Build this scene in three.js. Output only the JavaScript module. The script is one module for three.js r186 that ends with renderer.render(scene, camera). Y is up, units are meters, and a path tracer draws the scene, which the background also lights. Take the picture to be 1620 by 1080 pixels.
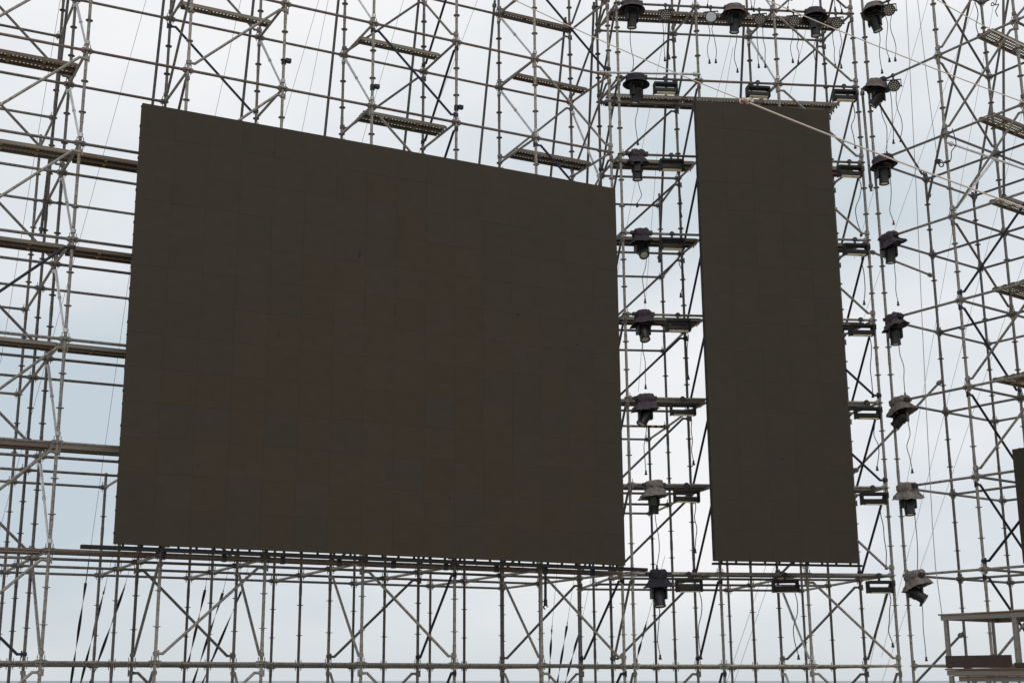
import * as THREE from 'three';
import { mergeGeometries } from 'three/addons/utils/BufferGeometryUtils.js';
import { RoundedBoxGeometry } from 'three/addons/geometries/RoundedBoxGeometry.js';
import { ImprovedNoise } from 'three/addons/math/ImprovedNoise.js';

/* ------------------------------------------------ camera, sky, sun, exposure */
const V = (x, y, z) => new THREE.Vector3(x, y, z);
const scene = new THREE.Scene();
const renderer = new THREE.WebGLRenderer({ antialias: true });
renderer.setSize(1024, 682);
renderer.toneMapping = THREE.LinearToneMapping;
renderer.toneMappingExposure = 1.0;
renderer.shadowMap.enabled = true;

const EYE = 1.6;                                   // eye height above the ground
const F = 2044.93, PCX = 750.99, PCY = 590.67, PITCH = 0.2331923;
const camera = new THREE.PerspectiveCamera(2 * Math.atan(540 / F) * 180 / Math.PI, 1024 / 682, 0.1, 40000);
camera.position.set(0, EYE, 0);
camera.lookAt(0, EYE + Math.sin(PITCH), -Math.cos(PITCH));
camera.setViewOffset(1620, 1080, 810 - PCX, 540 - PCY, 1620, 1080);
scene.add(camera);

let seed = 20240611;
const rnd = () => { seed |= 0; seed = seed + 0x6D2B79F5 | 0; let t = Math.imul(seed ^ seed >>> 15, 1 | seed); t = t + Math.imul(t ^ t >>> 7, 61 | t) ^ t; return ((t ^ t >>> 14) >>> 0) / 4294967296; };
const rr = (a, b) => a + (b - a) * rnd();
const pick = a => a[Math.floor(rnd() * a.length)];
const noise = new ImprovedNoise();
const fbm = (x, y, z, o) => { let s = 0, a = 0.5; for (let i = 0; i < o; i++) { s += a * noise.noise(x, y, z); x *= 2.03; y *= 2.03; z *= 2.03; a *= 0.5; } return s; };
const smooth = (a, b, x) => { const t = Math.min(1, Math.max(0, (x - a) / (b - a))); return t * t * (3 - 2 * t); };

{ // overcast sky: grey-blue and white cloud
  const W = 2048, H = 1024, d = new Float32Array(W * H * 4);
  const lin = c => { c /= 255; return c <= 0.04045 ? c / 12.92 : Math.pow((c + 0.055) / 1.055, 2.4); };
  const blue = [195, 208, 217].map(lin), white = [246, 246, 248].map(lin), low = [208, 215, 218].map(lin);
  for (let j = 0; j < H; j++) {
    const el = ((j + 0.5) / H - 0.5) * Math.PI, ed = el * 180 / Math.PI, ce = Math.cos(el);
    for (let i = 0; i < W; i++) {
      const ph = ((i + 0.5) / W - 0.5) * 2 * Math.PI, x = ce * Math.cos(ph), z = ce * Math.sin(ph), y = Math.sin(el);
      const az = Math.atan2(x, -z) * 180 / Math.PI;
      const yy = Math.max(y, 0) + 0.16, px = x / yy, pz = z / yy;     // flat cloud sheet
      let w = 0.5 + 0.9 * fbm(px * 0.55 + 3.1, pz * 0.55 - 1.7, 0.4, 5) + 0.35 * fbm(x * 9, y * 16, z * 9 + 5, 4);
      w += 0.48 * smooth(19, 30, ed) - 0.02;
      const lobe = (a, e, ra, re, g) => g * Math.exp(-((az - a) ** 2) / (ra * ra) - ((ed - e) ** 2) / (re * re));
      w += lobe(7, 8, 8, 7, 0.75) + lobe(20, 14, 9, 4, 0.35) - lobe(-19, 9.5, 8, 5.5, 0.65) + lobe(-15, 19, 8, 4, 0.2) - lobe(20, 21.5, 9, 3.5, 0.12) - lobe(9, 24.5, 7, 4, 0.25) - lobe(20, 6.5, 6, 3, 0.2) + lobe(17, 30, 8, 2.5, 0.15);
      w = Math.min(1, Math.max(0, w));
      const h = smooth(6, 0, ed) * 0.8;
      for (let c = 0; c < 3; c++) {
        let v = blue[c] + (white[c] - blue[c]) * w;
        v = v + (low[c] - v) * h;
        d[(j * W + i) * 4 + c] = v;
      }
      d[(j * W + i) * 4 + 3] = 1;
    }
  }
  const t = new THREE.DataTexture(d, W, H, THREE.RGBAFormat, THREE.FloatType);
  t.mapping = THREE.EquirectangularReflectionMapping; t.magFilter = t.minFilter = THREE.LinearFilter; t.wrapS = THREE.RepeatWrapping; t.needsUpdate = true;
  scene.background = t; scene.environment = t; scene.environmentIntensity = 1;
}
const sun = new THREE.DirectionalLight(0xfff4e6, 0.6);
sun.position.set(14, 40, 12); sun.target.position.set(0, 5, -20);
sun.castShadow = true; sun.shadow.radius = 40; sun.shadow.mapSize.set(2048, 2048);
Object.assign(sun.shadow.camera, { left: -25, right: 25, top: 25, bottom: -25, near: 1, far: 120 });
scene.add(sun, sun.target);

/* ------------------------------------------------ helpers */
const used = new Map();
const numbered = n => { const k = used.get(n) || 0; used.set(n, k + 1); return k ? n + '_' + String(k).padStart(3, '0') : n; };
function tag(o, label, category, group) { o.userData.label = label; o.userData.category = category; if (group) o.userData.group = group; return o; }
function thing(name, label, category, group) { const o = new THREE.Group(); o.name = numbered(name); scene.add(o); return tag(o, label, category, group); }
function part(parent, name, g, m) {
  const o = new THREE.Mesh(g, m); o.castShadow = o.receiveShadow = true;
  if (parent === scene) o.name = numbered(name);
  else { const c = parent.userData.__n || (parent.userData.__n = {}); const k = c[name] || 0; c[name] = k + 1; o.name = k ? name + '_' + String(k).padStart(3, '0') : name; }
  parent.add(o); return o;
}
const clean = g => { const n = g.index ? g.toNonIndexed() : g; for (const k of Object.keys(n.attributes)) if (!['position', 'normal', 'uv'].includes(k)) n.deleteAttribute(k); return n; };
const merge = a => mergeGeometries(a.map(clean));
const box = (w, h, d, x = 0, y = 0, z = 0) => new THREE.BoxGeometry(w, h, d).translate(x, y, z);
const rbox = (w, h, d, r, x = 0, y = 0, z = 0) => new RoundedBoxGeometry(w, h, d, 2, r).translate(x, y, z);
const XA = V(1, 0, 0), YA = V(0, 1, 0);
// tube between two points; uv: once round, one repeat per metre
function tube(a, b, r, n = 10, r2 = r) {
  const L = a.distanceTo(b), g = new THREE.CylinderGeometry(r2, r, L, n, 1), u = g.attributes.uv, o = rnd() * 7, o2 = rnd();
  for (let i = 0; i < u.count; i++) u.setXY(i, u.getX(i) + o2, u.getY(i) * L + o);
  const q = new THREE.Quaternion().setFromUnitVectors(YA, b.clone().sub(a).normalize());
  return g.applyQuaternion(q).translate((a.x + b.x) / 2, (a.y + b.y) / 2, (a.z + b.z) / 2);
}
const rope = (pts, r, n = 6, seg = 24) => new THREE.TubeGeometry(new THREE.CatmullRomCurve3(pts), seg, r, n, false);

/* ------------------------------------------------ materials */
function tex(w, h, fn, srgb = true, rx = 1, ry = 1) {
  const d = new Uint8Array(w * h * 4);
  for (let j = 0; j < h; j++) for (let i = 0; i < w; i++) { const c = fn(i / w, j / h, i, j); for (let k = 0; k < 3; k++) d[(j * w + i) * 4 + k] = Math.max(0, Math.min(255, c[k])); d[(j * w + i) * 4 + 3] = 255; }
  const t = new THREE.DataTexture(d, w, h); t.wrapS = t.wrapT = THREE.RepeatWrapping; t.magFilter = THREE.LinearFilter; t.minFilter = THREE.LinearMipmapLinearFilter; t.generateMipmaps = true;
  if (srgb) t.colorSpace = THREE.SRGBColorSpace; t.repeat.set(rx, ry); t.needsUpdate = true; return t;
}
const per = (u, v, fu, fv, o, z) => { // noise that wraps in both directions
  const a = u * 2 * Math.PI, b = v * 2 * Math.PI; return fbm(Math.cos(a) * fu + z, Math.sin(a) * fu + Math.cos(b) * fv, Math.sin(b) * fv - z, o);
};
// weathered tube: blotches, cement splashes, scratched bands
const steelTex = (base, stain, splash, amt, z) => tex(64, 512, (u, v) => {
  const n = per(u, v, 0.6, 9, 4, z), m = per(u, v, 0.8, 3, 3, z + 9), s = per(u, v, 1.4, 26, 3, z + 21);
  const k = smooth(-0.05, 0.3, n + m * 0.6) * amt, w = smooth(0.29, 0.38, s) * 0.6, t = 1 + 0.35 * m + 0.18 * s;
  return [0, 1, 2].map(c => ((base[c] * (1 - k) + stain[c] * k) * (1 - w) + splash[c] * w) * t);
}, true, 1, 0.5);
const SM = (map, color, rough, metal) => new THREE.MeshStandardMaterial({ map, color, roughness: rough, metalness: metal });
const tA = steelTex([172, 168, 161], [116, 107, 96], [226, 224, 220], 0.75, 1.3);
const tB = steelTex([158, 155, 151], [104, 94, 86], [210, 207, 202], 0.8, 5.7);
const tR = steelTex([142, 128, 123], [112, 88, 79], [178, 172, 168], 0.8, 11.1);
const tD = steelTex([176, 168, 148], [128, 108, 84], [206, 200, 186], 0.8, 14.1);
const tN = steelTex([52, 56, 78], [34, 34, 44], [96, 96, 108], 0.6, 17.3);
const tS = steelTex([206, 207, 208], [160, 160, 158], [236, 236, 236], 0.5, 23.9);
const M = {
  galv: [SM(tA, 0xdddddd, 0.55, 0.35), SM(tA, 0xc2c2c2, 0.6, 0.35), SM(tB, 0xe0e0e0, 0.6, 0.3), SM(tA, 0xd0d0ce, 0.5, 0.4)],
  dull: [SM(tB, 0xc6c6c8, 0.62, 0.3), SM(tB, 0xb2b2b5, 0.6, 0.3), SM(tB, 0x9a9a9e, 0.58, 0.3)],
  rust: [SM(tR, 0xd2cecc, 0.72, 0.15), SM(tR, 0xbab6b6, 0.7, 0.2), SM(tB, 0xb8aca8, 0.66, 0.25)],
  navy: [SM(tN, 0xb0b4d8, 0.5, 0.2), SM(tN, 0x8c8c98, 0.5, 0.25)],
  silver: [SM(tS, 0xffffff, 0.42, 0.5), SM(tS, 0xdcdcdc, 0.45, 0.5)],
  deck: [SM(tD, 0xc4c0b6, 0.7, 0.2), SM(tD, 0xd8d3c6, 0.65, 0.2), SM(tD, 0xaea9a2, 0.75, 0.15)],
  rail: [SM(tB, 0xdad6d0, 0.6, 0.3), SM(tB, 0xc4beb6, 0.62, 0.3), SM(tR, 0xcac6c2, 0.66, 0.2)],
  wire: SM(null, 0x85868a, 0.5, 0.3), cable: SM(null, 0x16161a, 0.6, 0), strap: SM(null, 0x101013, 0.8, 0),
};
const bump = tex(256, 256, (u, v) => { const c = 128 + 180 * per(u, v, 5, 5, 4, 3.3); return [c, c, c]; }, false, 2, 2);
const weave = tex(128, 128, (u, v, i, j) => { const c = 128 + 30 * (((i >> 1) + (j >> 1)) % 2 ? 1 : -1) + 90 * per(u, v, 3, 3, 4, 8.2); return [c, c, c]; }, false, 6, 6);
const cloth = (hex, z) => new THREE.MeshStandardMaterial({ color: 0xffffff, map: tex(128, 128, (u, v) => { const c = new THREE.Color(hex), n = 1 + 0.5 * per(u, v, 3, 3, 4, z) + 0.25 * per(u, v, 14, 14, 2, z + 4), k = c.convertLinearToSRGB ? c.clone().convertLinearToSRGB() : c; return [k.r * 255 * n, k.g * 255 * n, k.b * 255 * n]; }), roughness: 0.9, bumpMap: weave, bumpScale: 0.002, side: THREE.DoubleSide });
const clothDark = [cloth(0x3c333c, 1), cloth(0x352e38, 2), cloth(0x433a42, 3)], clothBrown = [cloth(0x716964, 4), cloth(0x665f5a, 5)], clothSlate = cloth(0x22222c, 6);
const black = new THREE.MeshStandardMaterial({ color: 0x0c0c0f, roughness: 0.42, bumpMap: bump, bumpScale: 0.0006 });
const blackMatt = new THREE.MeshStandardMaterial({ color: 0x0d0d0f, roughness: 0.75 });
const charcoal = new THREE.MeshStandardMaterial({ color: 0x2a2a2d, roughness: 0.5, metalness: 0.2 });
const lensMat = new THREE.MeshPhysicalMaterial({ color: 0xb4b4ac, roughness: 0.15, clearcoat: 1 });
const creamMat = new THREE.MeshPhysicalMaterial({ color: 0xd8cba8, roughness: 0.3, clearcoat: 0.6 });
const ledMat = new THREE.MeshPhysicalMaterial({ color: 0x8f8878, roughness: 0.15, clearcoat: 1 });

/* ------------------------------------------------ setting */
{
  const gt = tex(256, 256, (u, v) => { const n = 1 + 0.7 * per(u, v, 4, 4, 5, 2.2); return [168 * n, 160 * n, 144 * n]; });
  gt.repeat.set(30, 20);
  const g = part(scene, 'ground', new THREE.PlaneGeometry(260, 130).rotateX(-Math.PI / 2).translate(0, 0, -10), new THREE.MeshStandardMaterial({ map: gt, roughness: 0.95 }));
  g.userData.kind = 'structure';
  const w = part(scene, 'shore', new THREE.PlaneGeometry(260, 3).translate(0, -1.5, -75).rotateY(0), new THREE.MeshStandardMaterial({ map: gt, roughness: 0.95, side: THREE.DoubleSide }));
  w.userData.kind = 'structure';
  const st = tex(256, 256, (u, v) => { const c = 128 + 150 * per(u, v, 6, 6, 5, 4.4); return [c, c, c]; }, false); st.repeat.set(3000, 3000);
  const s = part(scene, 'sea', new THREE.PlaneGeometry(60000, 60000).rotateX(-Math.PI / 2).translate(0, -3, 0), new THREE.MeshStandardMaterial({ color: 0x7a868e, roughness: 0.4, bumpMap: st, bumpScale: 0.25 }));
  s.userData.kind = 'structure';
  // freighter on the horizon
  const f = thing('cargo_ship', 'tiny grey cargo ship far out on the sea horizon at lower left', 'ship');
  f.position.set(-1720, -3, -7000);
  const pm = new THREE.MeshStandardMaterial({ color: 0x9fb0b8, roughness: 0.8 });
  const hull = new THREE.Shape([new THREE.Vector2(-24, 0), new THREE.Vector2(21, 0), new THREE.Vector2(26, 8), new THREE.Vector2(18, 6), new THREE.Vector2(-25, 6)]);
  part(f, 'hull', new THREE.ExtrudeGeometry(hull, { depth: 10, bevelEnabled: false }), pm);
  part(f, 'superstructure', merge([box(9, 9, 8, -18, 10.5, 5), box(6, 3, 6, -18, 16.5, 5)]), pm);
  part(f, 'mast', merge([box(1, 12, 1, 2, 12, 5), box(1, 9, 1, 14, 10, 5)]), pm);
}

/* ------------------------------------------------ scaffolds */
const SEC = { L: [-5.8506, 17.8342, 0.435106], M: [2.6321, 21.7594, 0.090968], R: [7.3272, 22.1399, -0.960564] };
const Y = k => EYE + 0.238 + 1.5 * k;                                  // height of lift k
const RW = {                                                            // rows of posts: distance behind the front row, shift along it
  L: [[0, 0], [1.29, -0.08], [2.7, -0.13], [4.12, -0.19]], M: [[0, 0], [1.06, -0.165], [2.5, -0.2], [3.86, -0.25]], R: [[0, 0], [1.5, 0], [3, 0], [4.5, 0]],
};
const BAY = { L: 1.5263, M: 1.5, R: 1.5 };
const P = (s, i, j, y) => V(i * BAY[s] + RW[s][j][1], y, -RW[s][j][0]);  // local coordinates in a scaffold
function place(o, s) { const [x, d, t] = SEC[s]; o.position.set(x, 0, -d); o.rotation.y = t; o.updateMatrixWorld(); return o; }
const frame = {}; for (const s of 'LMR') frame[s] = place(new THREE.Object3D(), s);
const W = (s, a, y, p) => frame[s].localToWorld(V(a, y, -p));           // along, up, behind -> world

const SC = {
  L: place(thing('scaffold_wall', 'tall galvanised tube scaffold wall of many bays carrying the wide dark screen', 'scaffold'), 'L'),
  M: place(thing('scaffold_wall', 'scaffold between and behind the tall screen, hung with columns of stage lights', 'scaffold'), 'M'),
  R: place(thing('scaffold_tower', 'angled scaffold tower at the right with crossing braces, no lights above its far bays', 'scaffold'), 'R'),
};
SC.R.userData.label = 'angled scaffold tower at the right edge with crossing diagonal braces and ledgers';

const RT = 0.0242;                                                      // 48.3 mm tube
const stdCache = new Map();
function stdGeo(top, variant) {
  const key = top + '|' + variant; if (stdCache.has(key)) return stdCache.get(key);
  const a = [], ro = [];
  a.push(tube(V(0, 0.16, 0), V(0, top, 0), RT, 12), tube(V(0, 0.02, 0), V(0, 0.4, 0), 0.019, 8), box(0.15, 0.012, 0.15, 0, 0.008, 0), tube(V(0, 0.3, 0), V(0, 0.34, 0), 0.045, 8));
  for (let y = 1.0 + variant * 0.33; y < top - 0.3; y += 2) a.push(tube(V(0, y, 0), V(0, y + 0.16, 0), 0.0275, 12));   // sleeves
  for (let y = 0.338; y < top - 0.02; y += 0.5) ro.push(new THREE.CylinderGeometry(0.056, 0.056, 0.009, 10).translate(0, y, 0), new THREE.CylinderGeometry(0.0285, 0.0285, 0.022, 10).translate(0, y, 0));
  const r = [merge(a), merge(ro)]; stdCache.set(key, r); return r;
}
function standard(s, i, j, topK, mats = M.galv, extra = 0.25) {
  const top = Y(topK) + extra, [g, ro] = stdGeo(+top.toFixed(2), Math.floor(rnd() * 4)), m = pick(mats);
  const p = P(s, i, j, 0), o = part(SC[s], 'standard', g, m); o.position.copy(p); o.rotation.y = rr(0, 6.28);
  const r = part(o, 'rosette', ro, m); return o;
}
// horizontal ledger with cast heads and wedges
const ledCache = new Map();
function ledGeo(L, v) {
  const key = L.toFixed(2) + '|' + v; if (ledCache.has(key)) return ledCache.get(key);
  const h = L / 2, a = [tube(V(-h + 0.06, 0, 0), V(h - 0.06, 0, 0), 0.0225, 10)];
  for (const e of [-1, 1]) {
    a.push(tube(V(e * (h - 0.1), 0, 0), V(e * (h - 0.045), 0, 0), 0.027, 8), box(0.05, 0.075, 0.036, e * (h - 0.05), 0, 0), box(0.012, 0.17, 0.008, e * (h - 0.047), 0.01, 0));
  }
  const g = merge(a); ledCache.set(key, g); return g;
}
function lay(o, a, b) {
  o.position.copy(a).add(b).multiplyScalar(0.5);
  const x = b.clone().sub(a).normalize(), z = x.clone().cross(YA).normalize(), y = z.clone().cross(x);
  o.quaternion.setFromRotationMatrix(new THREE.Matrix4().makeBasis(x, y, z));
}
function ledger(s, i0, j0, i1, j1, k, mats = M.dull, name) {
  const a = P(s, i0, j0, Y(k)), b = P(s, i1, j1, Y(k));
  const o = part(SC[s], name || (j0 === j1 ? 'ledger' : 'transom'), ledGeo(a.distanceTo(b), Math.floor(rnd() * 3)), pick(mats)); lay(o, a, b); return o;
}
// diagonal brace with stub ends clamped just above / below the nodes
function brace(s, A, B, mats = M.dull, off = 0.13, name = 'brace') {
  const a = P(s, A[0], A[1], Y(A[2])), b = P(s, B[0], B[1], Y(B[2]));
  const hi = a.y > b.y; a.y += hi ? -off : off; b.y += hi ? off : -off;
  const h = V(b.x - a.x, 0, b.z - a.z).normalize(), a2 = a.clone().addScaledVector(h, 0.1), b2 = b.clone().addScaledVector(h, -0.1);
  const th = mats === M.silver, m = a2.clone().lerp(b2, 0.45), d = b2.clone().sub(a2).normalize();
  const g = [tube(a.clone().addScaledVector(h, 0.02), a2, 0.02, 8), tube(b2, b.clone().addScaledVector(h, -0.02), 0.02, 8), new THREE.SphereGeometry(0.0225, 8, 6).translate(a2.x, a2.y, a2.z), new THREE.SphereGeometry(0.0225, 8, 6).translate(b2.x, b2.y, b2.z)];
  if (th) g.push(tube(a2, m, 0.022), tube(m, b2, 0.018), tube(m.clone().addScaledVector(d, -0.03), m.clone().addScaledVector(d, 0.03), 0.027)); else g.push(tube(a2, b2, 0.0215));
  for (const e of [a, b]) g.push(new THREE.CylinderGeometry(0.038, 0.038, 0.055, 8).translate(e.x, e.y, e.z), box(0.02, 0.1, 0.02, e.x - 0.04 * h.x, e.y, e.z - 0.04 * h.z));
  return part(SC[s], name, merge(g), pick(mats));
}
// free tube with couplers at its ends
function freeTube(s, a, b, mats = M.dull, name = 'raker', r = 0.0242) {
  const d = b.clone().sub(a).normalize(), g = [tube(a, b, r)];
  for (const [e, q] of [[a, 1], [b, -1]]) g.push(tube(e.clone().addScaledVector(d, q * 0.1 - 0.03), e.clone().addScaledVector(d, q * 0.1 + 0.03), 0.042, 8));
  return part(SC[s], name, merge(g), pick(mats));
}

// ---- left wall
{
  const TOP = 9;
  for (let i = -1; i <= 6; i++) {
    standard('L', i, 0, TOP); standard('L', i, 1, TOP, M.dull);
    standard('L', i, 2, i <= 0 ? TOP : 4, M.dull); standard('L', i, 3, i < 1 ? 6 : 2, M.dull);
  }
  for (let i = -1; i < 6; i++) for (let k = 0; k <= 9; k++) {
    const hid = i >= 1 && k >= 2 && k <= 5;                            // behind the wide screen
    if (!hid) { ledger('L', i, 0, i + 1, 0, k, k >= 6 || k === 1 ? M.rust : M.dull); if (!(i >= 1 && k === 6)) ledger('L', i, 1, i + 1, 1, k, k >= 6 ? M.rust : M.dull); }
    if (k <= (i < 1 ? 5 : 1) || (i === -1 && k <= 7)) ledger('L', i, 2, i + 1, 2, k);
    if (k <= (i === -1 ? 4 : i === 0 ? 2 : 1)) ledger('L', i, 3, i + 1, 3, k);
  }
  for (let i = -1; i <= 6; i++) for (let k = 0; k <= 9; k++) {
    if (!(i >= 1 && k >= 2 && k <= 4)) ledger('L', i, 0, i, 1, k, M.galv);
    if (k <= (i < 1 ? 7 : 4)) ledger('L', i, 1, i, 2, k, M.galv);
    if (k <= (i < 1 ? 6 : 2)) ledger('L', i, 2, i, 3, k, M.galv);
  }
  const front = { '-1': '/', 1: '/', 3: '\\', 5: '\\' }, row2 = { '-1': '\\', 1: '\\', 3: '/', 5: '/' };
  const dark = new Set(['f5_8', 'f5_6', 'f3_7', 'r1_7', 'r-1_1', 'f-1_4']);
  for (const i of [-1, 1, 3, 5]) for (let k = 0; k <= 9; k++) {       // from lift k down to k - 1
    if (i >= 1 && k >= 3 && k <= 5) continue;
    const f = front[i], r = row2[i];
    brace('L', f === '/' ? [i + 1, 0, k] : [i, 0, k], f === '/' ? [i, 0, k - 1] : [i + 1, 0, k - 1], dark.has('f' + i + '_' + k) ? M.navy : M.galv);
    brace('L', r === '/' ? [i + 1, 1, k] : [i, 1, k], r === '/' ? [i, 1, k - 1] : [i + 1, 1, k - 1], dark.has('r' + i + '_' + k) ? M.navy : M.dull);
  }
  const cross = { 0: '\\', 1: '/', 2: '\\', 3: '\\', 4: '/', 5: '\\', 6: '/' };
  for (let i = 0; i <= 6; i++) for (let k = 0; k <= 9; k++) {
    if (i >= 1 && k >= 3 && k <= 5) continue;
    const dn = (i === 4 && k !== 9) || (i === 6 && k <= 1), rt = cross[i] === '/';
    brace('L', rt ? [i, 0, k] : [i, 1, k], rt ? [i, 1, k - 1] : [i, 0, k - 1], rt ? (dn ? M.navy : M.dull) : k <= 1 ? M.galv : M.silver);
  }
  for (const [i, y] of [[2, 9.71], [3, 9.57], [4, 9.5]]) { const p = P('L', i, 0, Y(0) - 0.238 + y); part(SC.L, 'coupler', merge([tube(V(p.x, p.y - 0.045, p.z), V(p.x, p.y + 0.045, p.z), 0.04, 10), rbox(0.09, 0.07, 0.07, 0.01, p.x + 0.07, p.y + 0.02, p.z + 0.02)]), M.navy[1]); }
  for (let i = 0; i <= 6; i++) {                                       // raking shores behind the second row
    const a = P('L', i, 1, Y(8.2)), b = P('L', i, 2, Y(i === 0 ? 4.6 : 3.9)); a.x -= 0.06; b.x -= 0.06; a.z -= 0.04;
    freeTube('L', a, b, [M.dull[2]]);
  }
}
// ---- middle
{
  const TOP = 9;
  for (let i = 0; i <= 3; i++) { standard('M', i, 0, TOP); standard('M', i, 1, TOP, M.dull); standard('M', i, 2, 6, M.dull); standard('M', i, 3, 3, M.dull); }
  for (let i = 0; i < 3; i++) for (let k = 0; k <= 9; k++) {
    const hid = i === 1 && k >= 2 && k <= 6;
    if (!hid) { ledger('M', i, 0, i + 1, 0, k, k >= 6 ? M.rust : M.galv); ledger('M', i, 1, i + 1, 1, k); if (k <= 6) ledger('M', i, 2, i + 1, 2, k); if (k <= 3) ledger('M', i, 3, i + 1, 3, k); }
  }
  for (let i = 0; i <= 3; i++) for (let k = 0; k <= 9; k++) {
    ledger('M', i, 0, i, 1, k, M.galv); if (k <= 6) ledger('M', i, 1, i, 2, k, M.galv); if (k <= 3) ledger('M', i, 2, i, 3, k, M.galv);
  }
  for (let k = 0; k <= 9; k++) {
    brace('M', [1, 1, k], [0, 1, k - 1], k === 4 ? M.navy : M.dull); brace('M', [3, 1, k], [2, 1, k - 1], M.dull);
    brace('M', [2, 0, k], [3, 0, k - 1], k >= 3 && k <= 4 ? M.navy : M.galv);
    brace('M', [0, 0, k], [0, 1, k - 1], M.dull); brace('M', [1, 0, k], [1, 1, k - 1], k <= 6 ? M.navy : M.dull);
    brace('M', [2, 1, k], [2, 0, k - 1], M.silver); brace('M', [3, 0, k], [3, 1, k - 1], k <= 5 && k > 1 ? M.navy : M.dull);
  }
  for (let i = 0; i <= 3; i++) { const a = P('M', i, 1, Y(8.4)), b = P('M', i, 2, Y(5.2)); a.x -= 0.05; b.x -= 0.05; freeTube('M', a, b, [M.dull[2]]); }
  freeTube('M', V(-0.42, Y(7) + 0.05, 0.06), V(1.52, Y(7) + 0.1, 0.06), M.silver, 'tie_tube', 0.021);
  freeTube('M', V(3 * 1.5 + 0.1, Y(7) - 0.02, 0.0), V(3 * 1.5 + 0.13, Y(5) + 0.95, 0.0), M.galv, 'tie_tube');
}
{ // striped sleeve on a rear ledger, cable ties
  const y = Y(3), m1 = SM(null, 0xd8a640, 0.7, 0), m2 = SM(null, 0x201d1a, 0.7, 0);
  for (let i = 0; i < 8; i++) part(SC.M, 'striped_sleeve', tube(V(0.86 + i * 0.06, y, -RW.M[2][0]), V(0.92 + i * 0.06, y, -RW.M[2][0]), 0.0265, 8), i % 2 ? m2 : m1);
  part(SC.M, 'cable_tie', tube(V(4.5, EYE + 2.72, 0), V(4.5, EYE + 2.76, 0), 0.034, 8), SM(null, 0x2f9a35, 0.5, 0));
  part(SC.M, 'cable_tie', tube(V(4.5, EYE + 5.7, 0), V(4.5, EYE + 5.73, 0), 0.033, 8), SM(null, 0xa8a83a, 0.5, 0));
}
// ---- right tower
{
  const top = [[9, 6, 6, 6], [9, 9, 9, 9], [9, 9, 9, 9]];
  const on = (i, j) => !(i === 0 && j === 3) && i + j <= 4;
  for (let i = 0; i <= 3; i++) for (let j = 0; j <= 3; j++) if (on(i, j)) standard('R', i, j, i === 0 && j ? 6 : i === 1 && j === 2 ? 6 : 9, j ? M.dull : M.galv, i === 0 && j ? 0.08 : 0.25);
  for (let k = 0; k <= 9; k++) for (let i = 0; i <= 3; i++) for (let j = 0; j <= 3; j++) {
    const lim = (a, b) => (a === 0 && b >= 1) || (a === 1 && b === 2) ? 6 : 9;
    if (on(i, j) && on(i + 1, j) && i < 3 && k <= Math.min(lim(i, j), lim(i + 1, j))) ledger('R', i, j, i + 1, j, k, j ? M.dull : M.galv);
    if (on(i, j) && j < 3 && on(i, j + 1) && k <= Math.min(lim(i, j), lim(i, j + 1)) && !(i === 0 && j === 0 && k > 6)) ledger('R', i, j, i, j + 1, k, M.dull);
  }
  for (let k = 0; k <= 9; k++) {
    brace('R', [2, 0, k], [1, 0, k - 1], k === 5 || k === 2 ? M.navy : M.galv);                 // front, rising to the right
    if (k === 6) brace('R', [1, 1, 6], [1, 0, 5], M.silver); else brace('R', [1, 0, k], [1, 1, k - 1], k === 5 ? M.rust : k <= 4 ? M.navy : M.dull);
    brace('R', [2, 1, k], [2, 0, k - 1], M.dull);
  }
  freeTube('R', P('R', 1, 0, Y(6) - 0.14), P('R', 2, 1, Y(5) + 0.35), M.silver, 'tie_tube', 0.02);
  brace('R', [0, 0, 7], [0, 1, 6], M.dull, 0.1);
  const off = (v, x, z) => V(v.x + x, v.y, v.z + z);                   // raking shores
  freeTube('R', off(P('R', 1, 1, Y(9)), 0.3, 0.05), off(P('R', 0, 1, Y(5.7)), 0.05, 0.06), [M.dull[2]]);
  freeTube('R', off(P('R', 1, 2, Y(9.4)), 0.1, 0.05), off(P('R', 0, 2, Y(5.9)), 0.05, 0.06), [M.dull[2]]);
  freeTube('R', V(1.72, Y(9), -2.1), V(1.52, Y(5.4), -1.56), [M.dull[2]]);
  // ties from the middle scaffold to the outer row
  const loc = (s, i, j, y) => SC.R.worldToLocal(SC[s].localToWorld(P(s, i, j, y)));
  freeTube('R', loc('M', 3, 0, Y(5) - 0.2), P('R', 0, 1, Y(5) - 0.42), M.galv, 'tie_tube', 0.021);
  freeTube('R', loc('M', 3, 1, Y(2) + 0.4), P('R', 0, 1, Y(3) + 0.62), M.dull, 'tie_tube', 0.022);
  freeTube('R', loc('M', 3, 1, Y(-1) + 0.4), P('R', 0, 1, Y(0) + 0.6), M.dull, 'tie_tube', 0.022);
}
{ // tie between the two walls at their second row
  const b = SC.L.worldToLocal(SC.M.localToWorld(P('M', 0, 1, Y(6) - 0.1)));
  freeTube('L', P('L', 6, 1, Y(7) - 0.12), b, M.silver, 'tie_tube', 0.02);
}

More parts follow.
